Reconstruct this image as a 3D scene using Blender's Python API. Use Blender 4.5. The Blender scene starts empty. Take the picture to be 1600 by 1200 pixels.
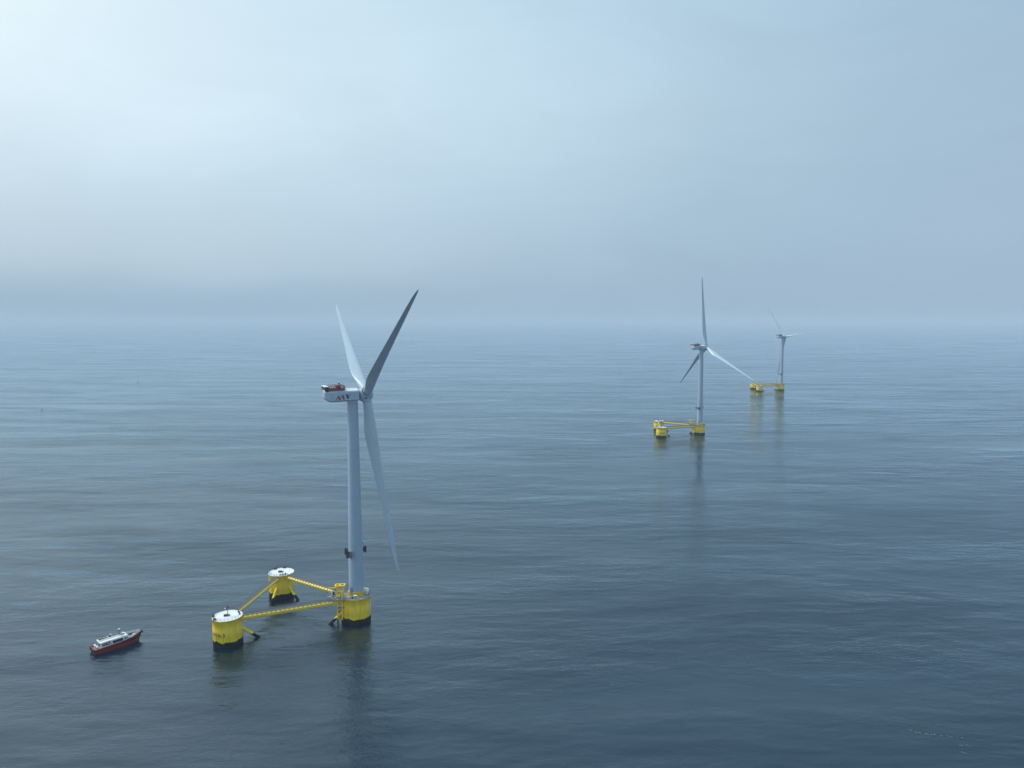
import bpy, math, random
from mathutils import Vector, Matrix
R = math.radians
random.seed(7)
sc = bpy.context.scene
col = sc.collection

# ------------------------------------------------------------------ camera
cam_d = bpy.data.cameras.new('camera')
cam = bpy.data.objects.new('camera', cam_d)
col.objects.link(cam)
cam.location = (0, 0, 130)
cam.rotation_euler = (R(90 - 5.15), 0, 0)
cam_d.sensor_width = 36
cam_d.lens = 36 * 1110 / 1600
cam_d.clip_start = 1
cam_d.clip_end = 120000
sc.camera = cam

# ------------------------------------------------------------------ world
SUN_AZ, SUN_EL = -78, 54          # azimuth from +Y (negative = left), elevation
sdir = Vector((math.sin(R(SUN_AZ)) * math.cos(R(SUN_EL)), math.cos(R(SUN_AZ)) * math.cos(R(SUN_EL)), math.sin(R(SUN_EL))))
sc.view_settings.view_transform = 'Standard'
sc.view_settings.look = 'None'
sc.view_settings.exposure = 0
sc.view_settings.gamma = 1
sc.render.engine = 'CYCLES'
sc.cycles.use_denoising = True
sc.cycles.use_adaptive_sampling = False
try:
    sc.cycles.sampling_pattern = 'BLUE_NOISE'
except Exception:
    pass
sc.cycles.max_bounces = 6
sc.cycles.volume_bounces = 2
sc.cycles.sample_clamp_indirect = 4

w = bpy.data.worlds.new('World')
sc.world = w
w.use_nodes = True


class NT:
    """small helper to write node trees"""
    def __init__(s, tree):
        s.t = tree
        s.n = tree.nodes
        s.l = tree.links

    def new(s, typ, **kw):
        nd = s.n.new(typ)
        for k, v in kw.items():
            setattr(nd, k, v)
        return nd

    def put(s, sock, v):
        if hasattr(v, 'is_output') or hasattr(v, 'links'):
            s.l.new(v, sock)
        else:
            sock.default_value = v

    def math(s, op, a, b=0.0, c=0.0, clamp=False):
        nd = s.new('ShaderNodeMath', operation=op, use_clamp=clamp)
        s.put(nd.inputs[0], a)
        s.put(nd.inputs[1], b)
        s.put(nd.inputs[2], c)
        return nd.outputs[0]

    def vmath(s, op, a, b=(0, 0, 0)):
        nd = s.new('ShaderNodeVectorMath', operation=op)
        s.put(nd.inputs[0], a)
        s.put(nd.inputs[1], b)
        return nd.outputs['Value'] if op in ('DOT_PRODUCT', 'LENGTH') else nd.outputs[0]

    def step(s, v, a, b, lo=0.0, hi=1.0):
        nd = s.new('ShaderNodeMapRange', interpolation_type='SMOOTHSTEP')
        s.put(nd.inputs[0], v)
        nd.inputs[1].default_value = a
        nd.inputs[2].default_value = b
        nd.inputs[3].default_value = lo
        nd.inputs[4].default_value = hi
        return nd.outputs[0]

    def mix(s, f, a, b, blend='MIX'):
        nd = s.new('ShaderNodeMix', data_type='RGBA', blend_type=blend)
        s.put(nd.inputs[0], f)
        s.put(nd.inputs[6], a)
        s.put(nd.inputs[7], b)
        return nd.outputs[2]

    def noise(s, vec, scale, detail=2.0, rough=0.5, dist=0.0):
        nd = s.new('ShaderNodeTexNoise')
        s.put(nd.inputs['Vector'], vec)
        nd.inputs['Scale'].default_value = scale
        nd.inputs['Detail'].default_value = detail
        nd.inputs['Roughness'].default_value = rough
        nd.inputs['Distortion'].default_value = dist
        return nd.outputs[0]

    def mapping(s, vec, loc=(0, 0, 0), rot=(0, 0, 0), scale=(1, 1, 1)):
        nd = s.new('ShaderNodeMapping')
        s.put(nd.inputs[0], vec)
        nd.inputs[1].default_value = loc
        nd.inputs[2].default_value = rot
        nd.inputs[3].default_value = scale
        return nd.outputs[0]

    def ramp(s, f, stops):
        nd = s.new('ShaderNodeValToRGB')
        nd.color_ramp.interpolation = 'B_SPLINE' if len(stops) > 3 else 'EASE'
        e = nd.color_ramp.elements
        while len(e) < len(stops):
            e.new(0.5)
        for i, (p, c) in enumerate(stops):
            e[i].position = p
            e[i].color = (*c, 1)
        s.put(nd.inputs[0], f)
        return nd.outputs[0]


def srgb(r, g, b):
    f = lambda c: (c / 255 / 12.92) if c / 255 <= .04045 else ((c / 255 + .055) / 1.055) ** 2.4
    return (f(r), f(g), f(b))


g = NT(w.node_tree)
g.n.clear()
out = g.new('ShaderNodeOutputWorld')
bg = g.new('ShaderNodeBackground')
bg.inputs[1].default_value = 0.1
g.l.new(bg.outputs[0], out.inputs[0])
tc = g.new('ShaderNodeTexCoord')
d = tc.outputs['Generated']
sky = g.new('ShaderNodeTexSky', sky_type='NISHITA', sun_disc=False)
sky.sun_elevation = R(SUN_EL)
sky.sun_rotation = R(SUN_AZ)
sky.air_density = 1
sky.dust_density = 4
sep = g.new('ShaderNodeSeparateXYZ')
g.l.new(d, sep.inputs[0])
z = sep.outputs[2]
# layered fog cloud: darker blue-grey away from the hidden sun, luminous towards it
gl = (math.sin(R(-60)) * math.cos(R(46)), math.cos(R(-60)) * math.cos(R(46)), math.sin(R(46)))   # brightest part of the fog
cs = g.vmath('DOT_PRODUCT', d, gl)
wob = g.noise(g.mapping(d, scale=(1, 1, 1.5)), 1.5, 4, .45, .3)
wob2 = g.noise(g.mapping(d, loc=(3.1, 1.7, .4), scale=(1, 1, 3)), 3.0, 6, .58, .5)
cs2 = g.math('ADD', cs, g.math('MULTIPLY', g.math('SUBTRACT', wob, .5), .16))
layer = g.ramp(g.math('MULTIPLY_ADD', cs2, .5, .5), [
    (0.0, (.50, .61, .77)),
    (0.40, (.45, .57, .72)),
    (0.56, (.36, .51, .65)),
    (0.67, (.44, .60, .73)),
    (0.78, (.57, .75, .88)),
    (0.88, (.69, .86, .96)),
    (0.94, (.95, 1.05, 1.07)),
    (1.0, (1.3, 1.35, 1.3))])
# towards the horizon the bank thickens
hz = g.step(z, -0.03, 0.25)
horizon = (.36, .50, .645, 1)
layer = g.mix(g.math('MULTIPLY_ADD', hz, .85, .15), horizon, layer)
dens = g.math('MULTIPLY_ADD', g.math('SUBTRACT', wob2, .5), .20, 1.0)
cc = g.new('ShaderNodeCombineXYZ')
for i in range(3):
    g.put(cc.inputs[i], dens)
layer = g.mix(1.0, layer, cc.outputs[0], 'MULTIPLY')
# low dark shelf of cloud lying left of the view, with a paler roll above it
az = g.math('ARCTAN2', sep.outputs[0], sep.outputs[1])
wv = g.math('MULTIPLY', g.math('SUBTRACT', g.noise(g.mapping(d, scale=(1, 1, 3)), 4, 4, .5), .5), .05)
zz = g.math('ADD', z, wv)
band = g.math('MULTIPLY', g.step(zz, -.02, .016), g.step(zz, .020, .066, 1, 0))
band = g.math('MULTIPLY', band, g.step(az, -.42, -.02, 1, 0))
layer = g.mix(g.math('MULTIPLY', band, .34), layer, (.25, .40, .54, 1))
roll = g.math('MULTIPLY', g.step(zz, .045, .085), g.step(zz, .09, .2, 1, 0))
roll = g.math('MULTIPLY', roll, g.step(az, -.75, .25, 1, 0))
layer = g.mix(g.math('MULTIPLY', roll, .30), layer, (.62, .73, .80, 1))
# the fog thins overhead: deeper blue above
layer = g.mix(g.step(z, .22, .80), layer, g.mix(1.0, layer, (.68, .86, .96, 1), 'MULTIPLY'))
cloud10 = g.vmath('SCALE', layer)
cloud10.node.inputs['Scale'].default_value = 10.0
g.l.new(g.mix(0.92, sky.outputs[0], cloud10), bg.inputs[0])

# ------------------------------------------------------------------ sun
sun_d = bpy.data.lights.new('sun', 'SUN')
sun_d.energy = 2.3
sun_d.angle = R(20)
sun_d.color = (1, .985, .96)
sun = bpy.data.objects.new('sun', sun_d)
col.objects.link(sun)
sun.rotation_euler = sdir.to_track_quat('Z', 'Y').to_euler()
sun.location = (-200, 100, 400)


# ------------------------------------------------------------------ materials
def mat(name, base, rough=.5, spec=.5, metal=0.0):
    m = bpy.data.materials.new(name)
    m.use_nodes = True
    t = NT(m.node_tree)
    b = t.n['Principled BSDF']
    b.inputs['Base Color'].default_value = (*base, 1)
    b.inputs['Roughness'].default_value = rough
    b.inputs['Specular IOR Level'].default_value = spec
    b.inputs['Metallic'].default_value = metal
    m['b'] = 1
    return m, t, b


def painted(name, base, rough=.45, var=.12, scale=.6, spec=.4):
    """paint with broad, soft unevenness and small grime"""
    m, t, b = mat(name, base, rough, spec)
    tc = t.new('ShaderNodeTexCoord').outputs['Object']
    n = t.noise(t.mapping(tc, scale=(1, 1, .35)), scale, 5, .6)
    c = t.mix(t.step(n, .3, .75), tuple(x * (1 - var) for x in base) + (1,), tuple(min(1, x * (1 + var * .6)) for x in base) + (1,))
    t.l.new(c, b.inputs['Base Color'])
    t.l.new(t.math('MULTIPLY_ADD', n, .25, rough - .12), b.inputs['Roughness'])
    return m


M = {}
M['tower'] = painted('tower_paint', (.35, .44, .53), .38, .05, .12)
M['seam'] = painted('tower_seam', (.27, .34, .41), .5, .1, 1)
M['blade'] = painted('blade_gelcoat', (.50, .58, .64), .28, .04, .2)
M['nacelle'] = painted('nacelle_shell', (.42, .50, .57), .4, .07, .5)
M['adeck'] = painted('grey_deck_paint', (.42, .44, .46), .6, .15, .5)
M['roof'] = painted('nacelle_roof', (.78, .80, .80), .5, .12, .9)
M['deck'] = painted('deck_paint', (.86, .87, .88), .6, .06, .5)
M['grey'] = painted('grating_steel', (.22, .23, .25), .6, .2, 1.5)
M['dgrey'] = painted('dark_steel', (.045, .05, .06), .5, .2, 1.5)
M['red'] = painted('red_steel', (.22, .035, .04), .5, .2, 1)
M['yel'] = painted('yellow_steel', (.97, .66, .012), .45, .12, .5)
M['yelpale'] = painted('skylit_yellow_steel', (.97, .76, .26), .5, .1, .5)  # weathered pale yellow, with the skylight on the bracket tops painted in
M['pale'] = painted('pale_equipment', (.72, .75, .76), .5, .1, 1)
M['teal'] = painted('teal_cover', (.25, .42, .42), .5, .1, 1)
M['blue'] = painted('logo_blue', (.01, .05, .16), .5, .05, 1)
M['redlogo'] = painted('logo_red', (.42, .012, .03), .5, .05, 1)
M['black'] = painted('black_lettering', (.012, .012, .014), .6, .1, 1)
M['rubber'] = painted('black_rubber', (.018, .019, .02), .7, .2, 2)
M['hull_red'] = painted('hull_red', (.31, .016, .022), .35, .2, .5)
M['hull_dark'] = painted('hull_band_dark', (.035, .012, .014), .5, .3, .8)
M['white'] = painted('boat_white', (.82, .84, .84), .35, .05, .6)
M['bdeck'] = painted('boat_deck', (.34, .34, .32), .7, .2, 1.2)
M['broof'] = painted('boat_roof_grey', (.44, .44, .41), .7, .12, 1.2)
M['wood'] = painted('lamp_red', (.45, .02, .02), .4, .05, 1)
M['foam'] = painted('foam', (.30, .32, .22), .8, .2, 2)

gm, t, b = mat('window_glass', (.012, .03, .045), .08, .6)
M['glass'] = gm

# yellow column paint: weathered yellow above, fresh lower band, ragged dark growth at the waterline, rust runs
m, t, b = mat('column_paint', (.6, .45, .04), .5, .2)
o = t.new('ShaderNodeTexCoord').outputs['Object']
s3 = t.new('ShaderNodeSeparateXYZ'); t.l.new(o, s3.inputs[0])
zc = s3.outputs[2]
nbig = t.noise(t.mapping(o, scale=(1, 1, .25)), .35, 5, .6)
nsm = t.noise(o, 2.2, 4, .6)
nst = t.noise(t.mapping(o, scale=(1, 1, .06)), 1.6, 4, .6)
up_c = t.mix(t.step(nbig, .35, .7), (.84, .54, .02, 1), (.98, .70, .06, 1))
fresh = (.96, .70, .004, 1)
zb = t.math('ADD', zc, t.math('MULTIPLY', t.math('SUBTRACT', nsm, .5), .25))
c = t.mix(t.step(zb, 3.5, 3.8), fresh, up_c)
c = t.mix(t.math('MULTIPLY', t.step(nst, .54, .70), t.step(zc, 11, 5, .25, .7)), c, (.25, .14, .03, 1))
zg = t.math('ADD', zc, t.math('ADD', t.math('MULTIPLY', t.math('SUBTRACT', nbig, .5), 3.0), t.math('MULTIPLY', t.math('SUBTRACT', nsm, .5), .9)))
grow_c = t.mix(t.step(nsm, .40, .72), (.008, .008, .008, 1), (.05, .042, .018, 1))
c = t.mix(t.step(zg, 2.15, 2.4), grow_c, c)
t.l.new(c, b.inputs['Base Color'])
bump = t.new('ShaderNodeBump'); bump.inputs['Strength'].default_value = .6; bump.inputs['Distance'].default_value = .15
t.l.new(t.math('MULTIPLY', nsm, t.step(zg, 1.6, 2.2, 1, .08)), bump.inputs['Height'])
t.l.new(bump.outputs[0], b.inputs['Normal'])
t.l.new(t.step(zg, 1.6, 2.2, .85, .45), b.inputs['Roughness'])
t.l.new(t.step(zg, 2.1, 2.4, .06, .2), b.inputs['Specular IOR Level'])
M['column'] = m

# steel mesh / grating panels of railings: open lattice built from geometry instead, so plain steel here
# sea
m, t, b = mat('sea_water', (.0, .014, .028), .10, .5)
b.inputs['IOR'].default_value = 1.67
b.inputs['Specular Tint'].default_value = (.74, .93, 1, 1)
o = t.new('ShaderNodeTexCoord').outputs['Object']
patch = t.noise(t.mapping(o, rot=(0, 0, R(14)), scale=(1, 2.6, 1)), .0045, 4, .55, .6)
patch2 = t.noise(t.mapping(o, loc=(50, 20, 0), rot=(0, 0, R(-12)), scale=(1, 3.2, 1)), .0011, 5, .5, .8)
slick_n = t.noise(t.mapping(o, loc=(800, 300, 0), rot=(0, 0, R(22)), scale=(.35, 1.3, 1)), .0016, 3, .45, .4)
slick = t.step(t.math('ABSOLUTE', t.math('SUBTRACT', slick_n, .5)), .003, .024, 1, 0)
slick = t.math('MULTIPLY', slick, t.step(t.noise(o, .003, 2, .5), .42, .6))
amp = t.math('MULTIPLY', t.step(patch, .35, .65, .55, 1.3), t.step(patch2, .35, .65, .65, 1.35))
amp = t.math('MULTIPLY', amp, t.math('MULTIPLY_ADD', slick, -.6, 1.0))
swell = t.noise(t.mapping(o, rot=(0, 0, R(-24)), scale=(.45, 1.25, 1)), .10, 3, .5, .3)
chop = t.noise(t.mapping(o, rot=(0, 0, R(-18)), scale=(.55, 1.3, 1)), .30, 3, .55, .4)
rip = t.noise(t.mapping(o, rot=(0, 0, R(30)), scale=(.7, 1.2, 1)), .95, 4, .62, .3)
swell2 = t.noise(t.mapping(o, rot=(0, 0, R(12)), scale=(.4, 1.2, 1)), .038, 2, .5, .5)
h = t.math('ADD', t.math('MULTIPLY', swell, .55), t.math('ADD', t.math('MULTIPLY', chop, .21), t.math('MULTIPLY', rip, .125)))
h = t.math('ADD', h, t.math('MULTIPLY', swell2, 1.0))
h = t.math('MULTIPLY', h, amp)
bump = t.new('ShaderNodeBump'); bump.inputs['Strength'].default_value = 1; bump.inputs['Distance'].default_value = 1
t.l.new(h, bump.inputs['Height'])
t.l.new(bump.outputs[0], b.inputs['Normal'])
t.l.new(t.math('MULTIPLY_ADD', amp, .02, .0), b.inputs['Roughness'])
# slight differences in how glossy the surface film is: long drifting bands and shorter wind streaks
f1 = t.noise(t.mapping(o, loc=(120, 40, 0), rot=(0, 0, R(20)), scale=(.28, 1.5, 1)), .012, 5, .55, .9)
f2 = t.noise(t.mapping(o, loc=(10, 940, 0), rot=(0, 0, R(-14)), scale=(.3, 1.5, 1)), .07, 4, .6, .6)
film = t.math('ADD', t.math('MULTIPLY', t.math('SUBTRACT', f1, .5), .9), t.math('MULTIPLY', t.math('SUBTRACT', f2, .5), .6))
film = t.math('ADD', film, t.math('MULTIPLY', slick, .10))
rgh = b.inputs['Roughness'].links[0].from_socket
t.n.remove(b)
so = t.n['Material Output']
df = t.new('ShaderNodeBsdfDiffuse'); df.inputs['Color'].default_value = (.0, .011, .027, 1)
gs = t.new('ShaderNodeBsdfGlossy'); gs.inputs['Color'].default_value = (.80, .93, 1.0, 1)
fr = t.new('ShaderNodeFresnel'); fr.inputs['IOR'].default_value = 1.76
ms = t.new('ShaderNodeMixShader')
for nd in (df, gs, fr):
    t.l.new(bump.outputs[0], nd.inputs['Normal'])
t.l.new(rgh, gs.inputs['Roughness'])
t.l.new(t.math('MULTIPLY', fr.outputs[0], t.math('ADD', film, 1.0), clamp=True), ms.inputs[0])
t.l.new(df.outputs[0], ms.inputs[1]); t.l.new(gs.outputs[0], ms.inputs[2])
t.l.new(ms.outputs[0], so.inputs['Surface'])
M['sea'] = m


# ------------------------------------------------------------------ mesh building
class MB:
    def __init__(s):
        s.v, s.f, s.mi, s.sm, s.mats = [], [], [], [], []

    def m(s, name):
        mt = M[name]
        if mt not in s.mats:
            s.mats.append(mt)
        return s.mats.index(mt)

    def add(s, vs, fs, mname, smooth=False):
        o = len(s.v)
        k = s.m(mname)
        s.v += [tuple(q) for q in vs]
        for q in fs:
            s.f.append([i + o for i in q]); s.mi.append(k); s.sm.append(smooth)

    def box(s, c, size, mname, rz=0, mtx=None, taper=1.0):
        hx, hy, hz = size[0] / 2, size[1] / 2, size[2] / 2
        vs = []
        for k in (-1, 1):
            tp = taper if k == 1 else 1
            for i, j in ((-1, -1), (1, -1), (1, 1), (-1, 1)):
                vs.append(Vector((i * hx * tp, j * hy * tp, k * hz)))
        mt = mtx or Matrix.Rotation(rz, 3, 'Z')
        vs = [mt @ q + Vector(c) for q in vs]
        s.add(vs, [(3, 2, 1, 0), (4, 5, 6, 7), (0, 1, 5, 4), (1, 2, 6, 5), (2, 3, 7, 6), (3, 0, 4, 7)], mname)

    def bar(s, a, b, wd, mname, ht=None):
        """square bar from a to b"""
        a, b = Vector(a), Vector(b)
        q = (b - a).to_track_quat('X', 'Z').to_matrix()
        s.box((a + b) / 2, ((b - a).length, wd, ht or wd), mname, mtx=q)

    def tube(s, a, b, r0, mname, r1=None, seg=10, caps=True):
        a, b = Vector(a), Vector(b)
        r1 = r0 if r1 is None else r1
        q = (b - a).to_track_quat('Z', 'X').to_matrix()
        vs = []
        for p, r in ((a, r0), (b, r1)):
            for i in range(seg):
                an = 2 * math.pi * i / seg
                vs.append(p + q @ Vector((r * math.cos(an), r * math.sin(an), 0)))
        s.add(vs, [(i, (i + 1) % seg, seg + (i + 1) % seg, seg + i) for i in range(seg)], mname, True)
        if caps:
            s.add(vs, [tuple(range(seg))[::-1], tuple(range(seg, 2 * seg))], mname)

    def lathe(s, prof, mname, seg=48, c=(0, 0, 0), mtx=None, closed_top=True, smooth=True):
        vs = []
        mt = mtx or Matrix.Identity(3)
        for r, zz in prof:
            for i in range(seg):
                an = 2 * math.pi * i / seg
                vs.append(mt @ Vector((r * math.cos(an), r * math.sin(an), zz)) + Vector(c))
        n = len(prof)
        s.add(vs, [(k * seg + i, k * seg + (i + 1) % seg, (k + 1) * seg + (i + 1) % seg, (k + 1) * seg + i) for k in range(n - 1) for i in range(seg)], mname, smooth)
        if closed_top:
            s.add(vs[-seg:], [tuple(range(seg))], mname)

    def ball(s, c, r, mname, seg=16, sx=(1, 1, 1)):
        rings = 8
        prof = [(max(.001, r * math.sin(math.pi * i / rings)), -r * math.cos(math.pi * i / rings)) for i in range(rings + 1)]
        vs = []
        for rr, zz in prof:
            for i in range(seg):
                an = 2 * math.pi * i / seg
                vs.append(Vector((rr * math.cos(an) * sx[0], rr * math.sin(an) * sx[1], zz * sx[2])) + Vector(c))
        s.add(vs, [(k * seg + i, k * seg + (i + 1) % seg, (k + 1) * seg + (i + 1) % seg, (k + 1) * seg + i) for k in range(rings) for i in range(seg)], mname, True)

    def loft(s, rings, mname, closed=True, smooth=True, cap=True):
        n = len(rings[0])
        vs = [q for r in rings for q in r]
        fs = []
        for k in range(len(rings) - 1):
            for i in range(n if closed else n - 1):
                fs.append((k * n + i, k * n + (i + 1) % n, (k + 1) * n + (i + 1) % n, (k + 1) * n + i))
        s.add(vs, fs, mname, smooth)
        if cap:
            s.add(rings[0], [tuple(range(n))[::-1]], mname)
            s.add(rings[-1], [tuple(range(n))], mname)

    def build(s, name, parent=None, loc=(0, 0, 0), rot=(0, 0, 0), bevel=0):
        me = bpy.data.meshes.new(name)
        me.from_pydata(s.v, [], s.f)
        for mt in s.mats:
            me.materials.append(mt)
        me.polygons.foreach_set('material_index', s.mi)
        me.polygons.foreach_set('use_smooth', s.sm)
        me.update()
        ob = bpy.data.objects.new(name, me)
        col.objects.link(ob)
        if parent:
            ob.parent = parent
        ob.location = loc
        ob.rotation_euler = rot
        if bevel:
            bv = ob.modifiers.new('bevel', 'BEVEL')
            bv.width = bevel; bv.segments = 2; bv.limit_method = 'ANGLE'; bv.angle_limit = R(35)
        return ob


def tag(o, label=None, cat=None, group=None, kind=None):
    for k, v in (('label', label), ('category', cat), ('group', group), ('kind', kind)):
        if v:
            o[k] = v
    return o


def empty(name, loc, rz=0):
    e = bpy.data.objects.new(name, None)
    e.location = loc
    e.rotation_euler = (0, 0, rz)
    e.empty_display_size = 3
    col.objects.link(e)
    return e


def text_mesh(name, body, size, mname, parent, fn, spacing=1.0, shear=0.0, bold=0.0):
    """lettering as a real mesh; fn maps the flat letter outline (x, y) to its place"""
    cu = bpy.data.curves.new(name, 'FONT')
    cu.body = body; cu.size = size; cu.align_x = 'CENTER'; cu.align_y = 'CENTER'
    cu.space_character = spacing; cu.shear = shear; cu.offset = bold
    tmp = bpy.data.objects.new('lettering_outline', cu)
    col.objects.link(tmp)
    dg = bpy.context.evaluated_depsgraph_get()
    me = bpy.data.meshes.new_from_object(tmp.evaluated_get(dg))
    bpy.data.objects.remove(tmp)
    for v in me.vertices:
        v.co = fn(v.co.x, v.co.y)
    me.name = name
    me.materials.clear()
    me.materials.append(M[mname])
    ob = bpy.data.objects.new(name, me)
    col.objects.link(ob)
    ob.parent = parent
    return ob


# ------------------------------------------------------------------ sea
ticks = [0, 60, 120, 200, 300, 420, 600, 900, 1300, 2000, 3200, 5000, 8000, 13000, 20000, 30000]
ax = [-q for q in ticks[:0:-1]] + ticks
n = len(ax)
mb = MB()
mb.add([(x, y, 0) for y in ax for x in ax], [(j * n + i, j * n + i + 1, (j + 1) * n + i + 1, (j + 1) * n + i) for j in range(n - 1) for i in range(n - 1)], 'sea')
sea = mb.build('sea')
tag(sea, kind='structure')

# ------------------------------------------------------------------ floating turbine
DH = 11.0          # deck height


def railing(mb, pts, mname, h=1.1, step=2.0, r=.035, closed=False):
    pts = [Vector(p) for p in pts]
    segs = list(zip(pts, pts[1:] + ([pts[0]] if closed else [])))
    if not closed:
        segs = list(zip(pts[:-1], pts[1:]))
    for a, b_ in segs:
        L = (b_ - a).length
        k = max(1, round(L / step))
        for i in range(k):
            p = a.lerp(b_, i / k)
            mb.bar(p, p + Vector((0, 0, h)), r * 2, mname)
        for hh in (h, h * .66, h * .33):
            mb.bar(a + Vector((0, 0, hh)), b_ + Vector((0, 0, hh)), r * 1.6, mname)
    mb.bar(pts[-1], pts[-1] + Vector((0, 0, h)), r * 2, mname)


def make_turbine():
    root = empty('floating_wind_turbine', (0, 0, 0))
    pos = {'A': Vector((0, 0, 0)),
           'B': Vector((52.2 * math.cos(R(-150)), 52.2 * math.sin(R(-150)), 0)),
           'C': Vector((50.2 * math.cos(R(151.2)), 50.2 * math.sin(R(151.2)), 0))}
    cols = {}
    for k, p in pos.items():
        CR = 6.0 if k == 'A' else 5.72
        mb = MB()
        mb.lathe([(CR, -4), (CR, 0), (CR, 3.6), (CR + .02, 3.65), (CR + .02, 7), (CR, 7.05), (CR, DH - .25), (CR + .12, DH - .2), (CR + .12, DH)], 'column', 72)
        cobj = mb.build('column', root, p)
        cols[k] = cobj
        # white deck with low kerb
        mb = MB()
        mb.lathe([(CR + .10, DH + .004), (CR + .10, DH + .16), (CR - .06, DH + .16), (CR - .06, DH + .05), (CR - .2, DH + .03)], 'deck' if k != 'A' else 'adeck', 72)
        if k == 'A':
            mb.box((-1.2, -4.6, DH + .12), (6.0, 1.6, .1), 'grey', rz=.25)
            mb.box((-4.2, 1.2, DH + .12), (1.8, 5.5, .1), 'grey', rz=.1)
        mb.build('deck', cobj)
        mb = MB()
        rr = CR - .12
        start, end = {'A': (-60, 240), 'B': (75, 350), 'C': (45, 320)}[k]
        pts = [(rr * math.cos(R(an)), rr * math.sin(R(an)), DH + .16) for an in range(start, end + 1, 15)]
        railing(mb, pts, 'dgrey', 1.05, 1.6, .03)
        mb.build('railing', cobj)
    CR = 5.72
    # beams with walkways
    for a, b_ in (('A', 'B'), ('A', 'C'), ('B', 'C')):
        pa, pb = pos[a], pos[b_]
        dr = (pb - pa).normalized()
        nn = Vector((-dr.y, dr.x, 0))
        s0, s1 = pa + dr * (CR - .15), pb - dr * (CR - .15)
        zc = 9.25
        L = (s1 - s0).length
        mid = (s0 + s1) / 2
        rz = math.atan2(dr.y, dr.x)
        mb = MB()
        mb.tube((-L / 2, 0, 0), (L / 2, 0, 0), 1.08, 'yel', seg=24, caps=False)
        for e in (-1, 1):
            mb.tube((e * (L / 2 - 2.2), 0, 0), (e * L / 2, 0, 0), 1.085, 'yel', r1=1.25, seg=24, caps=False)
        k = int(L / 1.9)
        for i in range(k + 1):
            x = -L / 2 + 1.2 + i * (L - 2.9) / k
            for sgn in (-1, 1):
                # triangular support bracket under the walkway edge
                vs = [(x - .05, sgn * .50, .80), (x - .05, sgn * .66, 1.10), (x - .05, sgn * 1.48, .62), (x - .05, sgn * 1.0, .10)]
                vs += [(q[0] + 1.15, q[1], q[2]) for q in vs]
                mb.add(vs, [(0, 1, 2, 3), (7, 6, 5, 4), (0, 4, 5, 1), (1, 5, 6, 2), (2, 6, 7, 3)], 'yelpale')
        bo = mb.build('beam', root, mid + Vector((0, 0, zc)), (0, 0, rz))
        mb = MB()
        mb.box((0, 0, 1.12), (L + 1.0, 1.3, .1), 'grey')
        for sgn in (-1, 1):
            mb.box((0, sgn * .68, 1.16), (L + .6, .05, .2), 'grey')
        mb.build('walkway', bo)
        mb = MB()
        for sgn in (-1, 1):
            railing(mb, [(-L / 2 + .2, sgn * .62, 1.17), (L / 2 - .2, sgn * .62, 1.17)], 'grey', 1.1, 1.3, .055)
        mb.build('railing', bo)
        # V braces running down into the water beside each column, in the beam direction
        for p, sg in ((pa, 1), (pb, -1)):
            mb = MB()
            st = Vector((0, 0, 0))
            e0 = Vector((5.2, 0, 5.3))
            e1 = Vector((14.4, 0, -2.5))
            mb.tube(e0, e1, .62, 'column', seg=20)
            mb.build('brace', root, p, (0, 0, rz + (0 if sg > 0 else math.pi)))
    # fairleads, chain boxes, and the little beacon masts on B and C
    for k, an0 in (('B', 215), ('C', 120)):
        for an in (an0 - 22, an0 + 22):
            mb = MB()
            x, y = (CR - .3) * math.cos(R(an)), (CR - .3) * math.sin(R(an))
            mb.box((x, y, DH + .45), (1.3, .7, .55), 'dgrey', rz=R(an + 90))
            mb.tube((x * 1.0, y * 1.0, DH + .5), (x * 1.13, y * 1.13, DH - .35), .25, 'dgrey')
            mb.build('mooring_fairlead', cols[k])
        mb = MB()
        mb.box((-.5, -.3, DH + .42), (1.5, .8, .75), 'dgrey', rz=.3)
        mb.box((.55, .1, DH + .32), (.9, .9, .55), 'grey', rz=.3)
        mb.tube((-.9, -.3, DH + .85), (.0, -.1, DH + .85), .3, 'pale')
        mb.build('winch', cols[k])
        mb = MB()
        # a cluster of hoses and posts near the walkway landing
        for i in range(7):
            an = R({'B': 15, 'C': -75}[k] + i * 7)
            x, y = (CR - 1.0 - .2 * (i % 2)) * math.cos(an), (CR - 1.0) * math.sin(an)
            mb.box((x, y, DH + .3 + .12 * (i % 3)), (.35, .3, .5 + .25 * (i % 3)), 'dgrey' if i % 2 else 'grey', rz=i)
        mb.build('deck_fittings', cols[k])
        mb = MB()
        mb.tube((0, -CR - .05, DH - .05), (.0, -CR - .4, DH - .35), .22, 'yel')
        mb.build('bracket', cols[k])
    mb = MB()
    mb.tube((.1, .2, DH + .2), (.1, .2, DH + 3.6), .09, 'dgrey')
    mb.box((.1, .2, DH + 1.3), (.5, .5, .5), 'yel')
    mb.box((.1, .2, DH + 3.2), (1.3, .12, .12), 'dgrey', rz=.5)
    mb.box((-.9, .0, DH + 3.05), (.6, .3, .3), 'pale', rz=.4)
    lm = mb.build('beacon_mast', cols['B'])
    mb = MB()
    mb.lathe([(.32, 0), (.36, .15), (.30, .6), (.12, .75)], 'wood', 14, (.1, .2, DH + 3.6))
    mb.build('red_lamp', cols['B'])
    # painted number on B, wrapped on the cylinder (faces the camera side)
    mid_an = R(-105)
    def wrap(x, y, r=5.755):
        an = mid_an + x / r
        return Vector((r * math.cos(an), r * math.sin(an), 5.15 + y))
    lett = text_mesh('lettering', 'WFA-3', 1.95, 'black', cols['B'], wrap, 1.1, 0, .05)
    # tower
    mb = MB()
    zt = 95.6
    prof = []
    for i in range(13):
        tt = i / 12
        zz = DH + 2.2 + (zt - DH - 2.2) * tt
        r = 3.22 + (2.2 - 3.22) * tt
        prof.append((r, zz))
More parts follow.
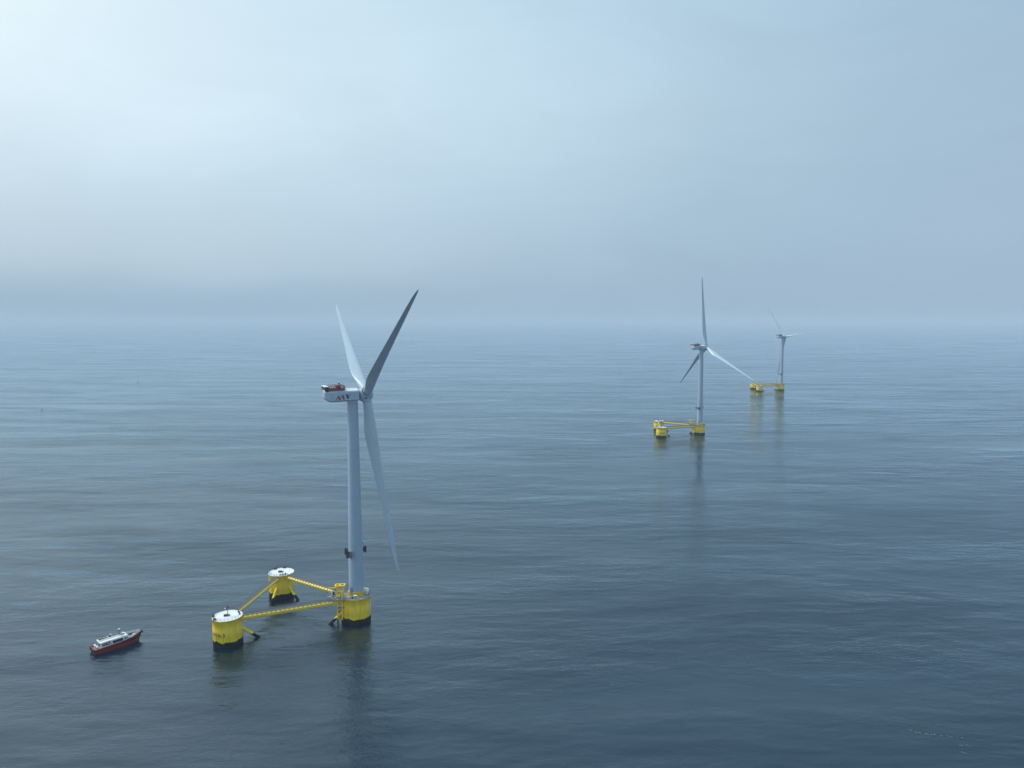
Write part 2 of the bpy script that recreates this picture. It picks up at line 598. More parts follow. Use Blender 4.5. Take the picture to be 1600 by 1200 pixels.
    mb.lathe(prof, 'tower', 64)
    for i in (3, 6, 9):
        zz = DH + 2.2 + (zt - DH - 2.2) * i / 12
        rr = 3.22 + (2.2 - 3.22) * i / 12
        mb.lathe([(rr + .01, zz), (rr + .04, zz), (rr + .04, zz + .16), (rr - .01, zz + .16)], 'seam', 64, closed_top=False, smooth=False)
    tw = mb.build('tower', root)
    mb = MB()
    mb.lathe([(3.26, DH + .03), (3.26, DH + 1.95), (3.42, DH + 1.97), (3.42, DH + 2.2), (3.2, DH + 2.2)], 'yel', 64, closed_top=False)
    mb.build('transition_ring', tw)
    mb = MB()
    mb.box((-1.2, -3.2, DH + 3.3), (1.0, .12, 2.2), 'grey', rz=-.36)
    mb.build('tower_door', tw)
    # number boards standing out from the tower, two plates in a V each
    for an, dz in ((-111, 30.0), (52, 30.6), (165, 30.2)):
        mb = MB()
        ca, sa = math.cos(R(an)), math.sin(R(an))
        base = Vector((3.02 * ca, 3.02 * sa, dz))
        for sg in (-1, 1):
            dirv = Vector((math.cos(R(an + sg * 62)), math.sin(R(an + sg * 62)), 0))
            c_ = base + Vector((ca, sa, 0)) * .75 + dirv * .85
            mb.box(c_, (1.65, .1, 2.9), 'dgrey', rz=R(an + sg * 62))
            for hz_ in (-1, 1):
                mb.bar(base + Vector((0, 0, hz_)), c_ + Vector((0, 0, hz_)), .12, 'pale')
        mb.tube(base + Vector((ca, sa, 0)) * .75 + Vector((0, 0, -1.6)), base + Vector((ca, sa, 0)) * .75 + Vector((0, 0, 1.6)), .1, 'pale')
        mb.build('number_board', tw)
    mb = MB()
    an = 20
    ca, sa = math.cos(R(an)), math.sin(R(an))
    mb.bar((2.9 * ca, 2.9 * sa, 34.0), (3.7 * ca, 3.7 * sa, 34.0), .2, 'dgrey')
    mb.tube((3.7 * ca, 3.7 * sa, 33.8), (3.7 * ca, 3.7 * sa, 34.7), .35, 'pale')
    mb.build('navigation_lamp', tw)
    # covered gear and cabinets on the tower column's deck
    mb = MB()
    for i in range(26):
        an = R(random.uniform(8, 62)); rr = random.uniform(4.0, 5.2)
        mb.ball((rr * math.cos(an), rr * math.sin(an), DH + random.uniform(.3, 1.7)), random.uniform(.45, .8), 'pale', 9, (1, 1, .9))
    mb.build('covered_gear', root)
    mb = MB()
    mb.box((.9, -4.6, DH + .8), (1.5, 1.1, 1.4), 'teal', rz=.1)
    mb.box((.9, -4.6, DH + 1.55), (1.65, 1.25, .14), 'pale', rz=.1)
    mb.box((-.3, -4.7, DH + .55), (.6, .7, .9), 'red', rz=.1)
    mb.box((2.0, -4.4, DH + .5), (.8, .6, .8), 'yel', rz=.5)
    mb.build('control_cabinet', root, bevel=.04)
    # work platform where the two beams meet the column
    mb = MB()
    vs = [(-3.5, -5.2), (-9.6, -6.6), (-11.8, -3.6), (-11.8, 3.6), (-9.6, 6.6), (-3.5, 5.2)]
    top = [(x, y, DH - .25) for x, y in vs]
    bot = [(x, y, DH - .55) for x, y in vs]
    mb.loft([bot, top], 'grey', smooth=False)
    wp = mb.build('work_platform', root)
    mb = MB()
    railing(mb, [(-5.6, -5.8, DH - .25), (-9.6, -6.6, DH - .25), (-11.8, -3.6, DH - .25), (-11.8, 3.6, DH - .25), (-9.6, 6.6, DH - .25), (-5, 5.6, DH - .25)], 'grey', 1.1, 1.4, .04)
    mb.build('railing', wp)
    mb = MB()
    for i in range(26):
        x, y = random.uniform(-10.8, -6.0), random.uniform(-4.2, 4.2)
        sx, sy, sz = random.uniform(.3, 1.1), random.uniform(.3, .9), random.uniform(.3, 1.3)
        mb.box((x, y, DH - .24 + sz / 2), (sx, sy, sz), random.choice(['pale', 'pale', 'pale', 'grey', 'dgrey']), rz=random.uniform(0, 3))
    mb.tube((-10.3, 2.6, DH), (-9.2, 2.9, DH), .35, 'pale')
    mb.build('deck_equipment', wp)
    mb = MB()
    mb.ball((-9.6, 2.0, DH + .85), .55, 'red', 12)
    mb.tube((-9.6, 2.0, DH - .2), (-9.6, 2.0, DH + .5), .3, 'pale')
    mb.build('lifebuoy_post', wp)
    # access frame: a braced portal with its fender ladder down to the water
    acc = MB()
    t0 = DH + 5.4
    fx = [(-1.7, -1.0), (1.7, -1.0), (1.7, 1.0), (-1.7, 1.0)]
    for x, y in fx:
        acc.tube((x * .8, y, DH - .3), (x * .8, y, t0), .2, 'yel')
    for i in range(4):
        a, c_ = fx[i], fx[(i + 1) % 4]
        for zz in (t0 - 1.9, DH + 1.2):
            acc.bar((a[0] * .8, a[1], zz), (c_[0] * .8, c_[1], zz), .16, 'yel')
    acc.box((0, -1.15, t0), (4.2, .6, .55), 'yel'); acc.box((0, 1.15, t0), (4.2, .6, .55), 'yel')
    for x in (-1.95, 0, 1.95):
        acc.box((x, 0, t0), (.45, 1.8, .5), 'yel')
    acc.bar((-1.36, -1.0, DH + 1.2), (1.36, -1.0, t0 - 1.9), .14, 'yel')
    ao = acc.build('access_frame', root, (-6.0, -3.6, 0), (0, 0, R(12)))
    mb = MB()
    mb.tube((0.9, -1.1, DH + .4), (0.9, -1.1, DH + 2.6), .42, 'yel')
    mb.tube((0.9, -1.1, DH + 2.6), (-1.7, -1.5, DH + 5.0), .3, 'yel')
    mb.tube((-1.7, -1.5, DH + 5.0), (-5.0, -1.2, DH + 4.9), .2, 'yel', r1=.14)
    mb.tube((-5.0, -1.2, DH + 4.9), (-5.0, -1.2, DH + 3.4), .05, 'dgrey')
    mb.build('crane_jib', ao)
    mb = MB()
    y = -1.7
    for x in (-1.0, .9):
        mb.tube((x, y, -2.5), (x, y, DH - .2), .30, 'column', seg=14)
        for zz in (2.6, 6.4, 9.6):
            mb.tube((x, y, zz), (x + .6, y + 2.3, zz), .16, 'yel')
    for x in (-.45, .3):
        mb.bar((x, y + .3, -1), (x, y + .3, DH - .2), .1, 'yel')
    for i in range(24):
        zz = .2 + i * .42
        mb.bar((-.45, y + .3, zz), (.3, y + .3, zz), .06, 'yel')
    mb.box((0, y + .45, 7.1), (3.0, 1.5, .14), 'grey')
    mb.build('boat_landing_ladder', ao)
    mb = MB()
    for i in range(7):
        zz = 1.4 + i * 1.15
        mb.tube((1.9, -1.0, zz), (3.7, .3, zz + 1.1), .13, 'yel', seg=8)
    mb.tube((1.9, -1.0, .3), (1.9, -1.0, 9.4), .13, 'yel')
    mb.build('pipe_rack', ao)
    # nacelle: local x along the rotor axis
    mb = MB()
    W = 4.0
    sect = [(-.72, -2.1), (.72, -2.1), (1, -1.5), (1, 1.95), (.93, 2.35), (.55, 3.0), (-.55, 3.0), (-.93, 2.35), (-1, 1.95), (-1, -1.5)]
    stations = [(-14.5, .74, -.2), (-14.2, .80, -.8), (-13.2, .93, -1.5), (-11.8, 1, -2.1), (-4, 1, -2.1), (2.5, 1, -2.1), (2.9, .95, -2.0)]
    rings = []
    for x, wf, zb_ in stations:
        ring = []
        for sy, sz in sect:
            if sz < 0:
                zz = zb_ if sz < -2 else zb_ + .6
            else:
                zz = sz if x < 2.8 and x > -14.4 else sz - .15
                zz -= 0.0
            ring.append((x, sy * W * wf, zz))
        rings.append(ring)
    n_ = len(sect)
    vs = [q for r_ in rings for q in r_]
    side, roof = [], []
    for k in range(len(rings) - 1):
        for i in range(n_):
            f_ = (k * n_ + i, (k + 1) * n_ + i, (k + 1) * n_ + (i + 1) % n_, k * n_ + (i + 1) % n_)
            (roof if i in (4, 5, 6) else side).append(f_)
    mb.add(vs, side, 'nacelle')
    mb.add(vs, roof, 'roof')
    mb.add(rings[0], [tuple(range(n_))], 'nacelle')
    mb.add(rings[-1], [tuple(range(n_))[::-1]], 'nacelle')
    for x in (-11.0, -5.0, 0.3):
        mb.box((x, -W - .005, -.2), (.08, .03, 3.1), 'grey')
    mb.lathe([(2.45, -3.3), (2.6, -3.1), (2.6, -2.09)], 'nacelle', 48)
    nac = mb.build('nacelle', root, (0, 0, 98.2), bevel=.08)
    mb = MB()
    for i in range(9):
        mb.box((-3.6 + i * .68, random.uniform(-.9, .9), 3.0 + .04), (random.uniform(.3, .6), random.uniform(.5, 1.6), .14), random.choice(['grey', 'broof', 'pale']))
    mb.box((-1.2, 0, 3.02), (5.8, 2.4, .06), 'pale')
    mb.build('roof_hatches', nac)
    # hoist platform with red rails and gear at the rear of the roof
    mb = MB()
    mb.box((-8.2, 0, 2.98), (8.0, 7.4, .22), 'red')
    railing(mb, [(-12.1, -3.65, 3.05), (-4.3, -3.65, 3.05), (-4.3, 3.65, 3.05), (-12.1, 3.65, 3.05)], 'red', 1.5, 1.0, .075, closed=True)
    mb.bar((-12.1, -3.65, 3.35), (-4.3, -3.65, 3.35), .22, 'red')
    mb.build('hoist_platform', nac)
    mb = MB()
    mb.box((-7.3, -1.2, 3.9), (1.5, 1.6, 1.7), 'red', rz=.1)
    mb.box((-9.7, -1.6, 3.6), (1.9, 1.3, 1.0), 'pale'); mb.box((-5.3, -1.7, 3.6), (1.0, 1.2, 1.1), 'pale', rz=.4)
    mb.box((-11.3, -1.4, 3.6), (.8, 1.6, 1.1), 'pale', rz=.3); mb.box((-9.6, -2.28, 3.6), (.6, .1, .5), 'dgrey')
    mb.box((-6.0, .4, 4.1), (.7, .7, 2.0), 'red')
    mb.tube((-8.4, 1, 3), (-8.4, 1, 5.2), .1, 'red')
    mb.build('service_gear', nac)
    mb = MB()
    mb.tube((-6.6, -.6, 3), (-6.6, -.6, 5.3), .12, 'pale')
    mb.box((-6.6, -.6, 5.2), (1.6, .14, .14), 'pale')
    mb.lathe([(.35, 0), (.45, .2), (.42, .55), (.2, .8)], 'dgrey', 12, (-6.6, -.6, 5.3))
    mb.lathe([(.46, 0), (.40, .2), (.15, .35)], 'pale', 12, (-6.6, -.6, 5.85))
    mb.tube((-4.6, -.8, 3), (-4.6, -.8, 5.5), .05, 'grey')
    mb.build('warning_light', nac)
    # cooler: dark radiator block raised at the tail with a pale frame
    mb = MB()
    ck = []
    for x0, x1, zz0, zz1 in ((-14.5, -12.5, 2.2, 4.45),):
        mb.loft([[(x0 + .3, -3.5, zz0 + .5), (x0 + .3, 3.5, zz0 + .5), (x0, 3.5, zz1), (x0, -3.5, zz1)],
                 [(x1, -3.5, zz0 - .15), (x1, 3.5, zz0 - .15), (x1, 3.5, zz1 - .1), (x1, -3.5, zz1 - .1)]], 'dgrey', smooth=False)
    mb.box((-13.5, 0, 4.5), (2.3, 7.3, .2), 'white')
    for yy in (-3.56, 3.56):
        mb.box((-12.45, yy, 3.2), (.2, .1, 2.4), 'grey'); mb.box((-14.4, yy, 3.6), (.15, .1, 1.7), 'grey')
    for i in range(6):
        mb.box((-14.3, -2.9 + i * 1.16, 3.6), (.2, .1, 1.5), 'grey')
    mb.build('cooler', nac)
    # emblem strokes on both sides
    def strokes(sgn):
        mb = MB()
        def st(x0, z0, x1, z1, wd, mn):
            # slanted parallelogram stroke, x positions measured in reading direction
            q = [(x0, z0), (x0 + wd, z0), (x1 + wd, z1), (x1, z1)]
            y0, y1 = sgn * (W + .002), sgn * (W + .045)
            vs = [(sgn * -1 * px, y0, pz) for px, pz in q] + [(sgn * -1 * px, y1, pz) for px, pz in q]
            mb.add(vs, [(0, 1, 2, 3), (4, 5, 6, 7), (0, 1, 5, 4), (1, 2, 6, 5), (2, 3, 7, 6), (3, 0, 4, 7)], mn)
        o_ = -8.0 if sgn < 0 else 2.2
        st(o_ + .0, -1.25, o_ + 1.25, .35, .35, 'blue')
        st(o_ + 1.5, -1.2, o_ + 1.1, .5, .62, 'redlogo')
        st(o_ + 1.75, -1.2, o_ + 2.75, .75, .28, 'redlogo')
        st(o_ + 3.15, -1.1, o_ + 2.7, .75, .75, 'redlogo')
        st(o_ + 4.9, -.85, o_ + 4.35, 1.0, .8, 'blue')
        st(o_ + 5.0, -.85, o_ + 6.15, 1.15, .3, 'blue')
        mb.build('emblem', nac)
    for o_ in [nac] + list(nac.children):          # fit the housing and its roof gear to their true length
        for v in o_.data.vertices:
            v.co.x = v.co.x * .817 - .27
    strokes(-1); strokes(1)
    text_mesh('lettering', 'MHI VESTAS OFFSHORE WIND', .36, 'black', nac, lambda x, y: Vector((-4.9 + x, -W - .03, -1.55 + y)), 1.0)
    # rotor hub (local x = shaft) with blades
    hub = MB()
    prof = [(1.7, -3.0), (2.45, -2.9), (2.8, -2.2), (2.85, 0), (2.7, 1.3), (2.2, 2.3), (1.4, 2.85), (.5, 3.1), (.01, 3.12)]
    toX = Matrix(((0, 0, 1), (1, 0, 0), (0, 1, 0)))
    hub.lathe(prof, 'nacelle', 48, mtx=toX, closed_top=False)
    for k in range(3):
        an = 2 * math.pi * k / 3
        dv = Vector((0, math.sin(an), math.cos(an)))
        hub.tube(dv * 1.6, dv * 3.05, 2.15, 'nacelle', r1=2.08, seg=32)
        hub.tube(dv * 3.05, dv * 3.2, 2.0, 'dgrey', seg=32)
        dm = Vector((0, math.sin(an + math.pi / 3), math.cos(an + math.pi / 3)))
        hub.tube(dm * 2.6 + Vector((-.6, 0, 0)), dm * 2.92 + Vector((-.6, 0, 0)), .4, 'dgrey', seg=12)
    ho = hub.build('rotor_hub', root, (0, 0, 98))
    # blade: z outwards, x = leading edge (feathered into the wind), coned
    Rb = 80.5
    st = [(1.8, 3.9, 1.0, .50, 16), (4.5, 3.9, .98, .50, 16), (8, 4.3, .78, .44, 15), (12, 5.0, .54, .37, 13), (16, 5.4, .40, .33, 11), (20, 5.25, .34, .31, 9),
          (28, 4.5, .28, .30, 6), (38, 3.7, .25, .30, 4), (48, 3.0, .22, .30, 2.5), (58, 2.45, .20, .31, 1.2), (68, 1.85, .18, .33, .3), (75, 1.4, .17, .36, 0), (78.6, .9, .16, .45, 0), (80.1, .42, .15, .6, 0), (80.5, .08, .15, .8, 0)]
    NS = 28
    cone = R(4)
    rings = []
    for r_, ch, tk, ax_, tw_ in st:
        ring = []
        rd = max(0.0, min(1.0, (tk - .4) / .6))     # roundness of the root
        ring_ = []
        for i in range(NS):
            an = 2 * math.pi * i / NS
            xc = .5 + .5 * math.cos(an)             # 1 = leading edge
            sgn = 1 if math.sin(an) >= 0 else -1
            xx = 1 - xc                             # distance from leading edge
            yt = 5 * (.2969 * math.sqrt(xx) - .126 * xx - .3516 * xx ** 2 + .2843 * xx ** 3 - .1015 * xx ** 4) * tk
            y_air = sgn * yt + .03 * (1 - (2 * xx - 1) ** 2)
            y_cir = .5 * math.sin(an) * tk
            yy = y_air * (1 - rd) + y_cir * rd
            px = (ax_ - xx) * ch
            py = yy * ch
            a_ = R(tw_)
            X = px * math.cos(a_) - py * math.sin(a_)
            Y = px * math.sin(a_) + py * math.cos(a_)
            bend = 2.0 * (r_ / Rb) ** 2.2
            p = Vector((X, Y + 0 * bend, r_))
            ring_.append(Matrix.Rotation(cone, 3, 'Y') @ p)
        rings.append(ring_)
    bm_ = MB()
    bm_.loft(rings, 'blade')
    b0 = bm_.build('blade', ho)
    for k in (1, 2):
        c_ = b0.copy(); col.objects.link(c_); c_.parent = ho
        c_.rotation_euler = (-k * 2 * math.pi / 3, 0, 0)
    return root


def copy_tree(o, parent=None):
    c = o.copy()
    col.objects.link(c)
    if parent:
        c.parent = parent
    for ch in list(o.children):
        copy_tree(ch, c)
    return c


def set_pose(root, loc, rz, yaw, phi, hubh=98.0, acc=None, tilt=5):
    root.location = loc
    root.rotation_euler = (0, 0, R(rz))
    for ch in root.children:
        base = ch.name.split('.')[0]
        ly = R(yaw - rz)
        if base == 'nacelle':
            ch.rotation_euler = (0, R(-1), ly)
            ch.location = (0, 0, hubh + .2)
        elif base == 'rotor_hub':
            a = Vector((math.cos(ly) * math.cos(R(tilt)), math.sin(ly) * math.cos(R(tilt)), math.sin(R(tilt))))
            ch.rotation_euler = (R(-phi), R(-tilt), ly)
            ch.location = Vector((0, 0, hubh)) + a * 5.8
        elif base == 'access_frame' and acc:
            ch.location = acc


t1 = make_turbine()
t2 = copy_tree(t1)
t3 = copy_tree(t1)
GRP = 'floating wind turbines standing in the sea'
tag(t1, 'large white wind turbine nearest the camera on a yellow three-column float marked WFA-3', 'wind turbine', GRP)
tag(t2, 'mid-distance white wind turbine with one blade pointing straight up, right of the nearest one', 'wind turbine', GRP)
tag(t3, 'smallest and farthest white wind turbine, faded by haze, one blade nearly level', 'wind turbine', GRP)
set_pose(t1, (-67.6, 299.3, 0), -5.0, 25, 61, 98)
set_pose(t2, (214.5, 804.5, 0), -7, 20, 6, 98.5, (-8.8, -.6, 0))
set_pose(t3, (500.1, 1315, 0), -5.5, 23, 40, 98.5, (-9.2, -.6, 0))
# the far floats carry their own numbers
for tr, txt in ((t2, 'WFA-1'), (t3, 'WFA-2')):
    for ch in tr.children:
        for sub in list(ch.children):
            if sub.name.startswith('lettering') and ch.name.startswith('column'):
                bpy.data.objects.remove(sub)
                def wrap(x, y, r=5.755):
                    an = R(-85) + x / r
                    return Vector((r * math.cos(an), r * math.sin(an), 5.15 + y))
                text_mesh('lettering', txt, 1.75, 'black', ch, wrap, 1.15, 0, .035)


# ------------------------------------------------------------------ crew boat
def make_boat():
    root = empty('crew_boat', (-157.9, 274.0, 0), R(46))
    root.scale = (.91, 1, 1)
    L, B = 19.6, 5.3
    # hull: x forward from -L/2 to L/2
    hull = MB()
    xs = [0, .04, .2, .4, .55, .68, .78, .86, .92, .97, 1.0]
    def half(s):
        return B / 2 * (1 - max(0, (s - .55) / .45) ** 2.3)
    def sheer(s):
        return 1.9 + .7 * s + .7 * max(0, (s - .35) / .65) ** 1.7
    secs = []
    for s_ in xs:
        hb = max(.12, half(s_)); sh = sheer(s_)
        rake = 1.5 * max(0, (s_ - .8) / .2)
        x = -L / 2 + L * s_
        flare = .80 - .35 * max(0, (s_ - .6) / .4)
        row = []
        for side in (-1, 1):
            pr = [(hb * .35 * flare, -.9, -1.0), (hb * flare, -.35, -.8), (hb * (flare + .07), .5, -.6), (hb * .965, 1.25 + .3 * s_, -.25), (hb * .985, sh - .42, -.08), (hb, sh, 0)]
            pr = [(x + rake * k_, side * yy, zz) for yy, zz, k_ in pr]
            row.append(pr)
        secs.append(row)
    for side in (0, 1):
        mats_ = ['hull_red', 'hull_red', 'hull_red', 'hull_dark', 'hull_red']
        for j in range(5):
            vs, fs = [], []
            for row in secs:
                vs += [row[side][j], row[side][j + 1]]
            for k in range(len(secs) - 1):
                q = (2 * k, 2 * k + 1, 2 * k + 3, 2 * k + 2)
                fs.append(q if side == 0 else q[::-1])
            hull.add(vs, fs, mats_[j], False)
    tr = secs[0][0] + secs[0][1][::-1]
    hull.add(tr, [tuple(range(len(tr)))], 'hull_red')
    bw = secs[-1][0] + secs[-1][1][::-1]
    hull.add(bw, [tuple(range(len(bw)))[::-1]], 'hull_red')
    # transom recesses and steps
    for yy in (-1.5, 0, 1.5):
        hull.box((-L / 2 - .08, yy, .8), (.2, .7, 1.1), 'rubber')
    ho = hull.build('hull', root)
    # deck
    dk = MB()
    vs, fs = [], []
    for row, s_ in zip(secs, xs):
        a, c_ = row[0][5], row[1][5]
        dz = .5 if s_ > .7 else .55
        vs += [(a[0] - .05, a[1] * .94, a[2] - dz), (c_[0] - .05, c_[1] * .94, c_[2] - dz)]
    for k in range(len(secs) - 1):
        fs.append((2 * k, 2 * k + 2, 2 * k + 3, 2 * k + 1))
    dk.add(vs, fs, 'bdeck')
    dk.box((6.9, .2, 2.75), (1.1, .9, .6), 'pale'); dk.box((6.2, -.9, 2.6), (.5, .5, .8), 'pale')
    dk.box((8.0, -.2, 2.85), (.5, .7, .6), 'grey')
    dk.build('deck', root)
    # bulwark cap / rubbing strake
    cap = MB()
    for side in (0, 1):
        pts = [Vector(r_[side][5]) for r_ in secs]
        for k in range(len(pts) - 1):
            cap.bar(pts[k], pts[k + 1], .26, 'hull_red', .16)
    cap.bar(secs[0][0][5], secs[0][1][5], .5, 'hull_red', .4)
    cap.build('bulwark_rail', root)
    fd = MB()
    for side in (0, 1):
        for k in range(5, len(secs) - 1):
            a, c_ = Vector(secs[k][side][5]), Vector(secs[k + 1][side][5])
            dy = Vector((0, (-.14, .14)[side], -.28))
            fd.tube(a + dy, c_ + dy, .2, 'rubber', seg=8)
    fd.tube((L / 2 + .1, -.75, sheer(1) - .1), (L / 2 + .1, .75, sheer(1) - .1), .42, 'rubber', seg=12)
    for k, yy in ((0, -B / 2), (0, B / 2)):
        fd.tube((-L / 2 - .1, yy * .98, .6), (-L / 2 - .1, yy * .98, 2.2), .28, 'rubber')
    fd.build('fender', root)
    # cabin: loft of cross sections, windows proud of it
    cb = MB()
    def cab(x, wb, wt, z0, z1):
        return [(x, -wb, z0), (x, wb, z0), (x, wt, z1 - .25), (x, wt - .35, z1), (x, -wt + .35, z1), (x, -wt, z1 - .25)]
    cb.loft([cab(-3.0, 2.22, 2.1, 1.3, 4.0), cab(0, 2.22, 2.1, 1.3, 4.15), cab(2.6, 2.15, 1.95, 1.4, 4.2), cab(3.6, 2.05, 1.8, 1.5, 4.1), cab(5.2, 1.75, 1.45, 1.7, 2.75), cab(5.7, 1.5, 1.2, 1.75, 2.2)], 'white', smooth=False)
    # aft shelter roof on pillars
    for sy in (-1, 1):
        for x in (-7.3, -6.9, -3.4):
            cb.box((x, sy * 2.05, 2.8), (.3, .14, 2.5), 'white')
        cb.box((-5.2, sy * 2.05, 2.15), (4.0, .12, .5), 'white')
    cb.build('cabin', root, bevel=.05)
    rf = MB()
    rf.loft([[(-7.6, -2.35, 3.85), (-7.6, 2.35, 3.85), (-7.6, 2.15, 4.1), (-7.6, -2.15, 4.1)], [(0, -2.4, 4.02), (0, 2.4, 4.02), (0, 2.15, 4.32), (0, -2.15, 4.32)], [(3.4, -2.05, 4.1), (3.4, 2.05, 4.1), (3.2, 1.85, 4.35), (3.2, -1.85, 4.35)]], 'white', smooth=False)
    rf.loft([[(-7.2, -.85, 4.05), (-7.2, .85, 4.05), (-7.2, .85, 4.17), (-7.2, -.85, 4.17)], [(0, -.9, 4.25), (0, .9, 4.25), (0, .9, 4.37), (0, -.9, 4.37)], [(1.8, -.9, 4.28), (1.8, .9, 4.28), (1.8, .9, 4.4), (1.8, -.9, 4.4)]], 'broof', smooth=False)
    rf.box((-5.3, 1.15, 4.26), (3.6, .45, .34), 'rubber'); rf.box((-2.5, 1.15, 4.36), (1.3, .6, .34), 'rubber'); rf.box((.1, 1.15, 4.42), (3.2, .45, .3), 'rubber')
    rf.box((2.3, -.3, 4.44), (1.1, .5, .25), 'rubber')
    rf.box((-1.7, 1.6, 4.5), (.5, .4, .3), 'white')
    rf.build('roof', root)
    # windows
    def win(pts, nrm):
        w_ = MB()
        nv = Vector(nrm).normalized()
        a = [Vector(p) + nv * .02 for p in pts]
        b_ = [Vector(p) + nv * .06 for p in pts]
        w_.loft([a, b_], 'glass', smooth=False)
        w_.build('window', root)
    for sy in (-1, 1):
        def P(x, z_):
            f_ = (z_ - 1.4) / 2.5
            wd = 2.22 + (2.1 - 2.22) * f_ if x <= 0 else (2.22 - .055 * x * .6) + f_ * (-.14)
            return (x, sy * wd, z_)
        win([P(-2.6, 2.45), P(1.7, 2.55), P(1.5, 3.65), P(-2.6, 3.55)], (0, sy, .05))
        win([P(2.1, 2.75), P(2.7, 2.8), P(2.6, 3.5), P(2.05, 3.5)], (0, sy, .05))
        win([P(2.95, 2.9), P(3.45, 2.95), P(3.3, 3.5), P(2.9, 3.5)], (0, sy, .05))
    for i in (-1, 0, 1):
        y0, y1 = i * 1.02 - .44, i * 1.02 + .44
        win([(4.95, y0, 2.95), (4.95, y1, 2.95), (3.85, y1 * .98, 3.88), (3.85, y0 * .98, 3.88)], (.65, 0, .75))
    sh = MB()
    sh.box((-3.06, 0, 2.55), (.06, 3.2, 2.0), 'glass')
    sh.box((-5.2, .6, 1.75), (2.6, 1.6, .9), 'grey'); sh.box((-4.6, -.9, 1.6), (1.6, .8, .6), 'dgrey')
    sh.build('aft_bench', root)
    # mast
    ms = MB()
    for sy in (-.45, .45):
        ms.bar((.9, sy, 4.35), (.5, sy * .4, 6.4), .14, 'grey')
        ms.bar((1.7, sy, 4.35), (.9, sy * .4, 5.9), .12, 'grey')
    ms.box((.6, 0, 6.0), (.3, 1.8, .12), 'grey'); ms.box((.7, 0, 6.45), (.9, .7, .12), 'dgrey')
    ms.tube((.5, 0, 6.4), (.3, 0, 8.3), .05, 'grey')
    mo = ms.build('mast', root)
    rd = MB(); rd.lathe([(.1, 0), (.5, .05), (.5, .3), (.3, .42)], 'white', 20, (.8, 0, 6.52)); rd.build('radar_dome', mo)
    rd = MB(); rd.ball((1.5, -.8, 5.2), .38, 'white', 14); rd.tube((1.5, -.8, 4.35), (1.5, -.8, 5.0), .08, 'grey'); rd.build('antenna_dome', mo)
    rd = MB(); rd.ball((-2.1, 1.9, 4.9), .22, 'white', 12); rd.tube((-2.1, 1.9, 4.3), (-2.1, 1.9, 4.8), .05, 'grey'); rd.build('antenna_dome', root)
    # life raft canisters at the stern
    for x, y, ln in ((-8.55, .9, 0), (-8.35, -1.1, 0)):
        lr = MB()
        lr.lathe([(.05, -.75), (.38, -.72), (.48, -.5), (.5, -.05), (.53, -.04), (.53, .04), (.5, .05), (.48, .5), (.38, .72), (.05, .75)], 'white', 18, mtx=Matrix.Rotation(R(90), 3, 'X'))
        lr.box((0, 0, -.5), (.7, 1.1, .2), 'grey')
        lr.build('life_raft_canister', root, (x, y, 2.45))
    # bow rail
    rl = MB()
    for side in (0, 1):
        pts = [Vector(secs[k][side][5]) + Vector((-.1, (.15, -.15)[side], .05)) for k in (5, 6, 7, 8, 9)]
        railing(rl, pts, 'pale', .95, 1.1, .05)
    rl.build('bow_rail', root)
    return root


boat = make_boat()
tag(boat, 'small red-hulled crew boat with white cabin floating left of the nearest yellow float', 'boat')


# ------------------------------------------------------------------ two far buoys
def make_buoy():
    root = empty('marker_buoy', (0, 0, 0))
    mb = MB(); mb.lathe([(1.3, -.6), (1.6, -.2), (1.6, .5), (1.2, .9), (.6, 1.2)], 'dgrey', 20); mb.build('float', root)
    mb = MB()
    for i in range(4):
        an = i * math.pi / 2 + .4
        mb.bar((.9 * math.cos(an), .9 * math.sin(an), .9), (.25 * math.cos(an), .25 * math.sin(an), 4.2), .14, 'dgrey')
    mb.box((0, 0, 3.0), (.9, .9, 1.2), 'dgrey', rz=.4)
    mb.build('mast', root)
    mb = MB(); mb.lathe([(.3, 0), (.3, .5), (.1, .65)], 'dgrey', 12, (0, 0, 4.2)); mb.build('lantern', root)
    return root


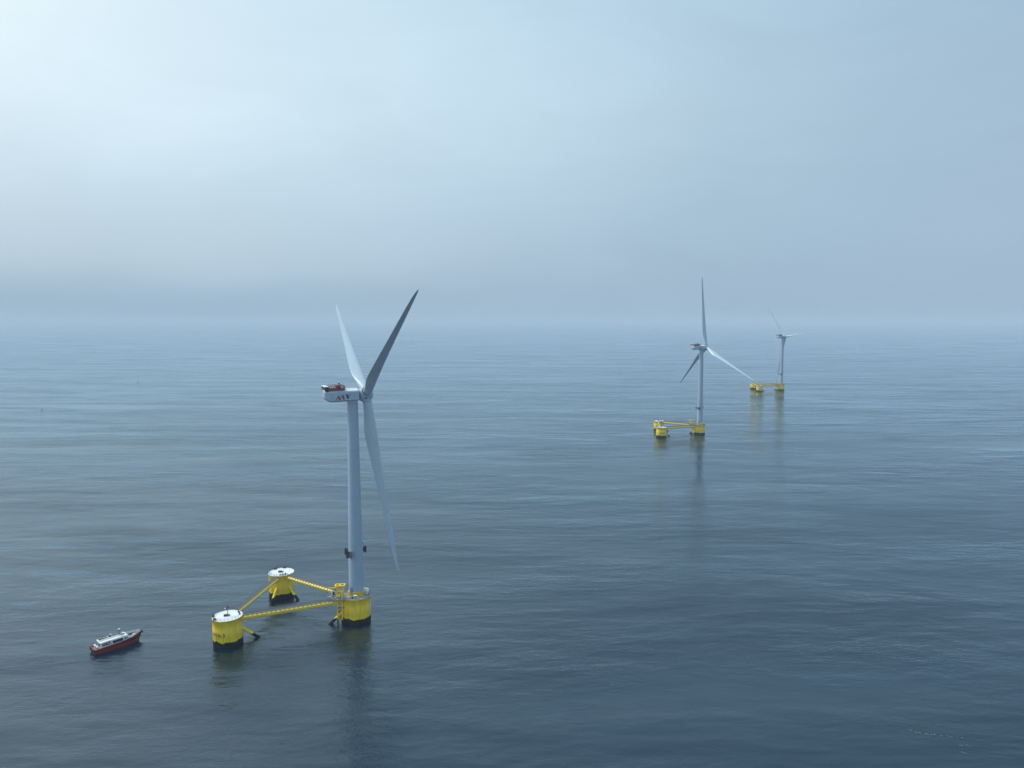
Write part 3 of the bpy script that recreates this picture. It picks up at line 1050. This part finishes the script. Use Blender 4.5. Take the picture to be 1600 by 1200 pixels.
b1 = make_buoy()
b2 = copy_tree(b1)
b1.location = (-786, 1487, 0)
b2.location = (-680, 1020, 0)
b2.scale = (.55, .55, .55)
b1.scale = (.75, .75, .75)
tag(b1, 'tiny dark buoy far out on the pale sea, the farther of the two buoys', 'buoy', 'far dark buoys')
tag(b2, 'tiny dark buoy at the left edge of the sea, the nearer of the two buoys', 'buoy', 'far dark buoys')

# ------------------------------------------------------------------ foam flecks floating low on the right
mb = MB()
rnd = random.Random(3)
trail = [(126.9, 215.3, 1.6, .32), (129.3, 213.6, 2.2, .35), (131.2, 213.0, 1.2, .3), (134.5, 212.4, 2.6, .22), (137.2, 212.0, .8, .2), (140.2, 211.2, 1.2, .4), (137.7, 207.0, .7, .35), (139.5, 207.2, .6, .3), (136.3, 203.6, .7, .3)]
for x, y, ln, wd in trail:
    for k in range(int(3 + ln * 3)):
        cx = x + rnd.uniform(-ln, ln) * .8; cy = y - (cx - x) * .32 + rnd.gauss(0, wd * .5)
        n_ = 9; rr = rnd.uniform(.04, .11); ph = rnd.uniform(0, 6)
        ring = [(cx + rr * rnd.uniform(.6, 1.4) * 1.6 * math.cos(2 * math.pi * i / n_), cy + rr * rnd.uniform(.5, 1.3) * math.sin(2 * math.pi * i / n_), .01) for i in range(n_)]
        topr = [((q[0] - cx) * .6 + cx, (q[1] - cy) * .6 + cy, .06) for q in ring]
        mb.loft([ring, topr], 'foam')
fm = mb.build('sea_foam')
tag(fm, 'thin pale flecks of foam drifting on the dark water at lower right', 'foam', kind='stuff')

# ------------------------------------------------------------------ haze
mb = MB()
m = bpy.data.materials.new('haze_air')
m.cycles.homogeneous_volume = True
m.cycles.volume_sampling = 'DISTANCE'
m.use_nodes = True
t = NT(m.node_tree)
t.n.clear()
mo_ = t.new('ShaderNodeOutputMaterial')
pv = t.new('ShaderNodeVolumePrincipled')
pv.inputs['Color'].default_value = (.745, .85, .94, 1)
pv.inputs['Density'].default_value = 1.2e-4
pv.inputs['Anisotropy'].default_value = 0.0
t.l.new(pv.outputs[0], mo_.inputs['Volume'])
M['haze'] = m
mb.box((0, 0, 93), (62000, 62000, 190), 'haze')
hz_o = mb.build('haze')
tag(hz_o, 'pale blue sea haze filling the air over the water', 'haze', kind='stuff')
